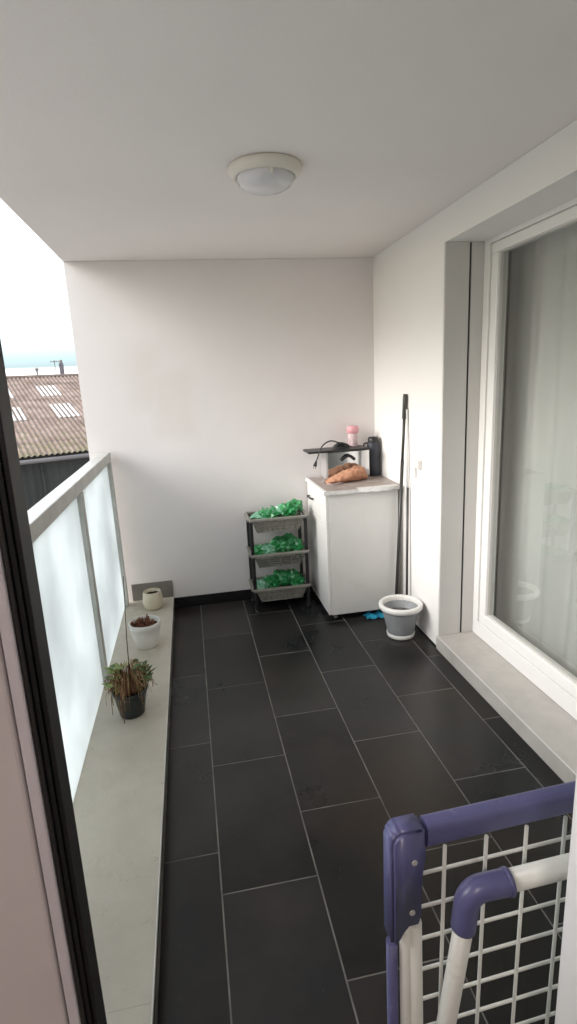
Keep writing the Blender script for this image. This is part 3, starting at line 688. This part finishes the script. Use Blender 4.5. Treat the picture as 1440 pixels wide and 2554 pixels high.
def leafq(b, p, d, w, ln, mi=0, droop=0.3):
    d = d.normalized(); side = d.cross(Vector((0, 0, 1)))
    side = side.normalized() if side.length > 1e-3 else Vector((1, 0, 0))
    up = side.cross(d); prev = None; k = 5
    for i in range(k+1):
        t = i/k; c = p + d*ln*t - Vector((0, 0, 1))*droop*ln*t*t; ww_ = w*math.sin(math.pi*(0.06+0.94*t)**0.8)*0.5+0.0004
        cur = (b.bm.verts.new(c-side*ww_+up*ww_*0.25), b.bm.verts.new(c), b.bm.verts.new(c+side*ww_+up*ww_*0.25))
        if prev:
            for a in (0, 1):
                f = b.bm.faces.new((prev[a], prev[a+1], cur[a+1], cur[a])); f.smooth = True; f.material_index = mi
        prev = cur
rr = random.Random(5)
b = MB()
for k in range(130):
    a = rr.uniform(0, 6.28); r_ = 0.062*math.sqrt(rr.random()); base = p2c+Vector((r_*math.cos(a)-0.012, r_*math.sin(a), 0.125))
    d = Vector((rr.uniform(-0.7, 0.6), rr.uniform(-0.6, 0.6), rr.uniform(0.3, 1)))
    leafq(b, base, d, rr.uniform(0.006, 0.014), rr.uniform(0.025, 0.06), 0, rr.uniform(0, 0.8))
b.build('dried_foliage', M['dry'], p2)
p3c = Vector((-0.335, 2.295, ZL))
p3 = thing('potted_plant', 'half withered leafy plant in a black pot with a thin cane, nearest on the ledge', 'potted plant', p3c)
MB().lathe([(0, 0.0), (0.050, 0.0), (0.054, 0.004), (0.066, 0.07), (0.072, 0.108), (0.077, 0.110), (0.078, 0.124), (0.072, 0.125), (0.068, 0.105), (0, 0.105)], p3c, 40).build('pot', M['darkpot'], p3)
MB().lathe([(0, 0.112), (0.04, 0.113), (0.070, 0.110)], p3c, 28, wob=0.004).build('soil', M['soil'], p3)
MB().tube([p3c+Vector((0.004, 0.0, 0.1)), p3c+Vector((0.014, 0.01, 0.36)), p3c+Vector((0.030, 0.03, 0.64))], [0.0026, 0.002, 0.0015], 8).build('cane', M['cane'], p3)
b = MB()
for k in range(150):       # brown and straw coloured stems, arching over the rim
    a = rr.uniform(0, 6.28); r_ = 0.05*math.sqrt(rr.random()); p0 = p3c+Vector((r_*math.cos(a), r_*math.sin(a), 0.112))
    o_ = Vector((math.cos(a), math.sin(a), 0)); h = rr.uniform(0.03, 0.12); e_ = rr.uniform(0.02, 0.055)
    jj = Vector((rr.uniform(-.03, .03), rr.uniform(-.03, .03), 0))
    dn = rr.uniform(-0.01, 0.10) if rr.random() < 0.45 else -rr.uniform(0, 0.05)
    b.tube(smooth_path([p0, p0+o_*e_*0.4+jj*0.5+Vector((0, 0, h)), p0+o_*e_+jj+Vector((0, 0, h*0.7)), p0+o_*(e_*1.15)+jj+Vector((0, 0, max(-0.09, -dn+0.01)))], 4), rr.uniform(0.0008, 0.0020), 5, mi=0 if rr.random() < 0.55 else 1)
b.build('stems', [M['straw'], M['dry']], p3)
b = MB()
for k in range(78):
    a = rr.uniform(0.3, 2.8)
    if k < 30: a = rr.uniform(2.2, 3.9)      # more leaves towards the glass
    elif k < 50: a = rr.uniform(-0.5, 1.1)
    r_ = rr.uniform(0.015, 0.085); z = 0.12+rr.uniform(0.02, 0.115)*(1-0.25*r_/0.085)
    p0 = p3c+Vector((r_*math.cos(a), r_*math.sin(a), z))
    d = Vector((math.cos(a)+rr.uniform(-.5, .5), math.sin(a)+rr.uniform(-.5, .5), rr.uniform(0.1, 1.1)))
    leafq(b, p0, d, rr.uniform(0.014, 0.028), rr.uniform(0.028, 0.056), 0 if math.cos(a) < 0.35 else 1, rr.uniform(-0.1, 0.5))
for q_, ln in (((-0.08, -0.01, 0.19), 0.06), ((-0.06, 0.03, 0.22), 0.07), ((0.03, 0.0, 0.20), 0.05)):
    p0 = p3c+Vector((0, 0, 0.12)); p1_ = p3c+Vector(q_); b.tube([p0, p0.lerp(p1_, 0.5)+Vector((0, 0, 0.02)), p1_], 0.0012, 5)
    leafq(b, p1_, Vector((q_[0], 0.1, 0.03)), 0.024, ln*0.7, 1, 0.5)
b.build('leaves', [M['leaf'], M['leafd']], p3)

# ------------------------------------------------------------------ clothes airer in the foreground
AY = 0.60
ar = thing('clothes_airer', 'folded white wire clothes airer with violet blue plastic corners, right foreground', 'clothes airer', (0.5, AY, 0))
yaw2 = Matrix.Translation((0.24, AY, 0)) @ Matrix.Rotation(R(2.0), 4, 'Z') @ Matrix.Translation((-0.24, -AY, 0))
AXL, AXR, ATOP = 0.246, 0.80, 0.889
def stad(path, r, flat): return MB().tube(path, r, 18, flat=flat)
# top blue cover: wide rounded profile
prof = [(0.014*math.copysign(abs(math.cos(t_))**0.6, math.cos(t_)), 0.0195*math.copysign(abs(math.sin(t_))**0.6, math.sin(t_))) for t_ in [2*math.pi*k/28 for k in range(28)]]
MB().prism([(AY+u, ATOP+v) for u, v in prof], 'x', AXL+0.055, AXR-0.055).build('top_cover', M['blue'], ar, xf=yaw2)
for sgn, xc in ((1, AXL), (-1, AXR)):
    q = MB()
    # corner: plate turning down, slightly bulged
    poly = [(0, -0.170), (0, 0.006), (0.006, 0.016), (0.016, 0.0205), (0.050, 0.0205), (0.050, -0.021), (0.046, -0.05), (0.046, -0.135), (0.042, -0.143), (0.022, -0.143), (0.016, -0.120), (0.012, -0.170)]
    A = [q.bm.verts.new((xc+sgn*u, AY-0.018, ATOP+v)) for u, v in poly]; Bv = [q.bm.verts.new((xc+sgn*u, AY+0.018, ATOP+v)) for u, v in poly]
    q.bm.faces.new(A); q.bm.faces.new(Bv[::-1])
    for i in range(len(A)): q.bm.faces.new((A[i-1], A[i], Bv[i], Bv[i-1]))
    bmesh.ops.bevel(q.bm, geom=list(q.bm.edges), offset=0.0045, segments=4, affect='EDGES')
    for f in q.bm.faces: f.smooth = True
    q.build('corner_joint', M['blue'], ar, xf=yaw2)
    MB().tube([(xc+sgn*0.008, AY+0.004, ATOP-0.185), (xc+sgn*0.012, AY+0.004, 0.03)], 0.0085, 14).build('side_cover', M['blue'], ar, xf=yaw2)
    MB().tube([(xc+sgn*0.0265, AY, ATOP-0.10), (xc+sgn*0.034, AY, 0.02)], 0.0085, 14).build('frame_tube', M['wire'], ar, xf=yaw2)
    MB().tube([(xc+sgn*0.040, AY-0.004, ATOP-0.15), (xc+sgn*0.0545, AY-0.004, 0.02)], 0.0105, 14).build('frame_tube', M['wire'], ar, xf=yaw2)
    MB().lathe([(0, 0.0005), (0.020, 0.0005), (0.022, 0.02), (0.014, 0.035), (0, 0.036)], (xc+sgn*0.044, AY, 0), 16).build('foot', M['blue'], ar, xf=yaw2)
b = MB()
nv = 8; xs = [0.3325+0.0655*k for k in range(7)]
for k, x in enumerate(xs):
    b.tube([(x, AY-0.003, ATOP-0.030), (x-0.006, AY-0.003, 0.10)], 0.0029, 8)
zs = [0.813-0.0595*k for k in range(13)]
for z in zs: b.tube([(AXL+0.052, AY+0.003, z), (AXR-0.052, AY+0.003, z)], 0.0027, 8)
b.build('wire_grid', M['wire'], ar, xf=yaw2)
# hinged leg frame in front of the grid
LY = 0.560
ex, ez = 0.338, 0.820
MB().tube(smooth_path([(0.410, LY, ez), (0.388, LY, ez), (0.362, LY, ez-0.001), (0.348, LY, ez-0.014), (0.345, LY, ez-0.034), (0.342, LY, ez-0.062)], 5), 0.0172, 20).build('elbow_joint', M['blue'], ar)
MB().tube([(0.405, LY, ez+0.001), (0.70, LY, ez+0.012)], 0.0145, 18).build('leg_tube', M['wire'], ar)
MB().tube([(0.3435, LY, ez-0.055), (0.318, LY, 0.57), (0.275, LY-0.02, 0.02)], 0.0135, 18).build('leg_tube', M['wire'], ar)
MB().tube(smooth_path([(0.695, LY, ez+0.012), (0.725, LY, ez+0.010), (0.742, LY, ez-0.008), (0.745, LY, ez-0.05)], 5), 0.0185, 20).build('elbow_joint', M['blue'], ar)
MB().tube([(0.745, LY, ez-0.045), (0.765, LY-0.02, 0.02)], 0.0135, 18).build('leg_tube', M['wire'], ar)

for (sx_, sz_) in ((AXL+0.033, ATOP-0.03), (AXL+0.030, ATOP-0.115)):
    q = MB(); q.tube([(sx_, AY-0.0195, sz_), (sx_, AY-0.0165, sz_)], 0.0042, 14); q.box(sx_-0.003, sx_+0.003, AY-0.0200, AY-0.0196, sz_-0.0005, sz_+0.0005)
    q.build('screw', M['alu'], ar, xf=yaw2)
MB().tube([(0.4035, LY, ez), (0.4095, LY, ez)], 0.0186, 20).build('joint_collar', M['blue'], ar)
# ------------------------------------------------------------------ outside: warehouse and yard
P0 = Vector((-5.139, 22.0, -0.806)); eu = Vector((0.92673, 0.37573, 0)).normalized(); sv = Vector((-0.3555, 0.9010, 0.2487)).normalized(); nu = eu.cross(sv).normalized()
if nu.z < 0: nu = -nu
wh = thing('warehouse', 'low industrial shed with brown corrugated roof and dark cladding, beyond the railing', 'warehouse', P0)
PIT = 0.205
U0, U1, V1 = -14.0, 4.4, 12.55
def sheet(u0, u1, v0, v1, rows, lift=0.0, jag=0.0, seg=8):
    q = MB(); g = []; nn_ = int(round((u1-u0)/PIT*seg)); rj = random.Random(9)
    for i in range(nn_+1):
        u = u0+(u1-u0)*i/nn_; h = 0.032*math.cos(2*math.pi*u/PIT); cj = rj.uniform(-jag, jag)
        g.append([q.bm.verts.new(P0+eu*u+sv*(v0+(v1-v0)*j/rows+(cj if j == 0 else 0))+nu*(h+lift)) for j in range(rows+1)])
    for i in range(nn_):
        for j in range(rows):
            f = q.bm.faces.new((g[i][j], g[i+1][j], g[i+1][j+1], g[i][j+1])); f.smooth = True
    return q
b = MB(); lap = 1.57; k = 0
v = 0.0
rf = None
q = MB()
while v < V1-0.1:
    v2 = min(v+lap, V1)
    s_ = sheet(U0, U1, v-(0.05 if v else 0), v2, 1, lift=0.012 if k % 2 else 0.0)
    q.merge(s_.bm); v = v2; k += 1
# roof material with moss towards the eave
mr_ = M['roof']; t = mr_.node_tree; p = t.nodes['Principled BSDF']; n = t.nodes.new; l = t.links.new
src = p.inputs['Base Color'].links[0].from_socket
tcn = n('ShaderNodeTexCoord'); nz2 = n('ShaderNodeTexNoise'); nz2.inputs['Scale'].default_value = 3.2; nz2.inputs['Detail'].default_value = 5; l(tcn.outputs['Object'], nz2.inputs[0])
sz = n('ShaderNodeSeparateXYZ'); l(tcn.outputs['Object'], sz.inputs[0])
g_ = n('ShaderNodeMapRange'); g_.inputs['From Min'].default_value = P0.z+1.5; g_.inputs['From Max'].default_value = P0.z-0.1; g_.inputs['To Min'].default_value = -0.25; g_.inputs['To Max'].default_value = 0.12; l(sz.outputs['Z'], g_.inputs['Value'])
ad = n('ShaderNodeMath'); ad.operation = 'ADD'; l(nz2.outputs['Fac'], ad.inputs[0]); l(g_.outputs[0], ad.inputs[1])
rp = n('ShaderNodeValToRGB'); rp.color_ramp.elements[0].position = 0.50; rp.color_ramp.elements[1].position = 0.60; l(ad.outputs[0], rp.inputs[0])
mx2 = n('ShaderNodeMixRGB'); l(rp.outputs[0], mx2.inputs[0]); l(src, mx2.inputs[1]); mx2.inputs[2].default_value = (0.19, 0.165, 0.11, 1); l(mx2.outputs[0], p.inputs['Base Color'])
roof = q.build('roof', M['roof'], wh)
# translucent roof lights: strips on the crests
def lights(uc, wn_, v0, v1):
    k0 = round((uc-wn_*PIT/2)/PIT); q = MB()
    for k in range(wn_):
        u = (k0+k)*PIT; pr_ = []
        for v in (v0, v1):
            pr_.append([q.bm.verts.new(P0+eu*(u+du)+sv*v+nu*(0.032*math.cos(2*math.pi*du/PIT)+0.022)) for du in (-0.06, -0.03, 0, 0.03, 0.06)])
        for i in range(4): f = q.bm.faces.new((pr_[0][i], pr_[0][i+1], pr_[1][i+1], pr_[1][i])); f.smooth = True
    q.build('rooflight', M['rooflight'], roof)
RL = [(1.75, 5, 4.5, 6.75), (1.65, 5, 8.3, 10.4), (-0.55, 5, 4.5, 6.6), (-0.55, 5, 8.3, 10.4), (-4.2, 5, 5.2, 7.4), (-4.2, 5, 9.0, 11.2), (-7.2, 5, 5.2, 7.4), (-7.2, 5, 9.0, 11.2)]
for a in RL: lights(*a)
# cladding below the eave (corrugated), gutter, downpipe, gable
q = MB(); g = []; seg = 6; nn_ = int((U1-U0-0.3)/0.3*seg)
back = Vector((-eu.y, eu.x, 0))*0.35
for i in range(nn_+1):
    u = U0+0.1+(U1-U0-0.3)*i/nn_; h = 0.02*math.cos(2*math.pi*u/0.3)
    c = P0+eu*u+back*(1+h*3); g.append((q.bm.verts.new((c.x, c.y, -0.75)), q.bm.verts.new((c.x, c.y, -7.5))))
for i in range(nn_): q.bm.faces.new((g[i][0], g[i+1][0], g[i+1][1], g[i][1]))
q.build('cladding', M['shed'], wh)
ga, gb = P0+eu*U0-Vector((-eu.y, eu.x, 0))*0.12, P0+eu*(U1-0.02)-Vector((-eu.y, eu.x, 0))*0.12
ga.z = gb.z = P0.z-0.18
MB().tube([ga, gb], 0.085, 8).build('gutter', M['gutter'], wh)
for u in (-0.4, -7):
    c = P0+eu*u+back*0.6; MB().tube([(c.x, c.y, P0.z-0.3), (c.x, c.y, -7.5)], 0.05, 8).build('downpipe', M['shed'], wh)
pe = P0+eu*U1; pr2 = pe+sv*V1; q = MB()
q.bm.faces.new([q.bm.verts.new(v) for v in (pe+Vector((0, 0, -0.05)), pr2+Vector((0, 0, -0.05)), Vector((pr2.x, pr2.y, -7.5)), Vector((pe.x, pe.y, -7.5)))])
q.build('gable_wall', M['shed'], wh)
r0, r1 = P0+eu*U0+sv*(V1+0.02), P0+eu*U1+sv*(V1+0.02)
MB().tube([r0+nu*0.03, r1+nu*0.03], 0.10, 8).build('ridge_cap', M['roof'], wh)
# back slope
far = Vector((-eu.y, eu.x, 0))*12; q = MB(); q.quad(r0, r1, r1+far+Vector((0, 0, -3.1)), r0+far+Vector((0, 0, -3.1))); q.build('back_slope', M['roof'], wh)
def onridge(u): return P0+eu*u+sv*V1
def ray_at(px, py, dist):
    d = RX*((px-720)/FPX)+RY*(-(py-1277)/FPX)+F; return CAMP+d*(dist/d.y)
# chimneys and aerials stand behind the ridge
a = ray_at(157, 938, 36); ch = thing('chimney_stack', 'bluish grey chimney behind the shed ridge, the thicker of the upright shapes', 'chimney', a)
MB().box(a.x-0.11, a.x+0.11, a.y-0.11, a.y+0.11, a.z-9.0, a.z+0.74, bev=0.01).build('stack', M['brick'], ch)
MB().lathe([(0.10, 0), (0.09, 0.16), (0.07, 0.2), (0, 0.2)], (a.x, a.y, a.z+0.741), 12).build('chimney_cap', M['gutter'], ch)
a = ray_at(141, 938, 36); an = thing('aerial', 'thin television aerial left of the chimney behind the ridge', 'aerial', a)
MB().tube([(a.x, a.y, a.z-9), (a.x, a.y, a.z+0.92)], 0.022, 8).build('mast', M['gutter'], an)
q = MB(); q.tube([(a.x-0.25, a.y, a.z+0.85), (a.x+0.25, a.y, a.z+0.85)], 0.014, 6)
for k in range(6): q.tube([(a.x-0.22+0.088*k, a.y-0.12, a.z+0.85), (a.x-0.22+0.088*k, a.y+0.12, a.z+0.85)], 0.010, 6); q.tube([(a.x-0.22+0.088*k, a.y, a.z+0.79), (a.x-0.22+0.088*k, a.y, a.z+0.91)], 0.010, 6)
q.build('aerial_head', M['gutter'], an)
a = ray_at(95, 942, 36); vp_ = thing('roof_vent', 'short grey vent pipe with cap at the left of the shed ridge', 'vent', a)
MB().tube([(a.x, a.y, a.z-9), (a.x, a.y, a.z+0.42)], 0.055, 10).build('pipe', M['gutter'], vp_)
MB().lathe([(0.0, 0.16), (0.05, 0.15), (0.12, 0.06), (0.12, 0), (0, 0)], (a.x, a.y, a.z+0.42), 14).build('cap', M['gutter'], vp_)

# ground
b = MB(); b.quad((-6000, -6000, -7.5), (6000, -6000, -7.5), (6000, 6000, -7.5), (-6000, 6000, -7.5))
tag(b.build('ground', M['ground']), kind='structure', label='open ground to the horizon')
b = MB(); b.box(-40, 6, -6, 20, -7.6, -7.49)
tag(b.build('yard', M['yard']), kind='structure', label='concrete yard between the buildings')
# building mass under the balcony
bl = MB().box(XE+0.02, 6, -4, YB+0.15, -7.5, -0.36).build('building_base', M['wallr']); tag(bl, 'lower storeys of the white building carrying the balcony', 'building')
print('objects', len(bpy.data.objects))
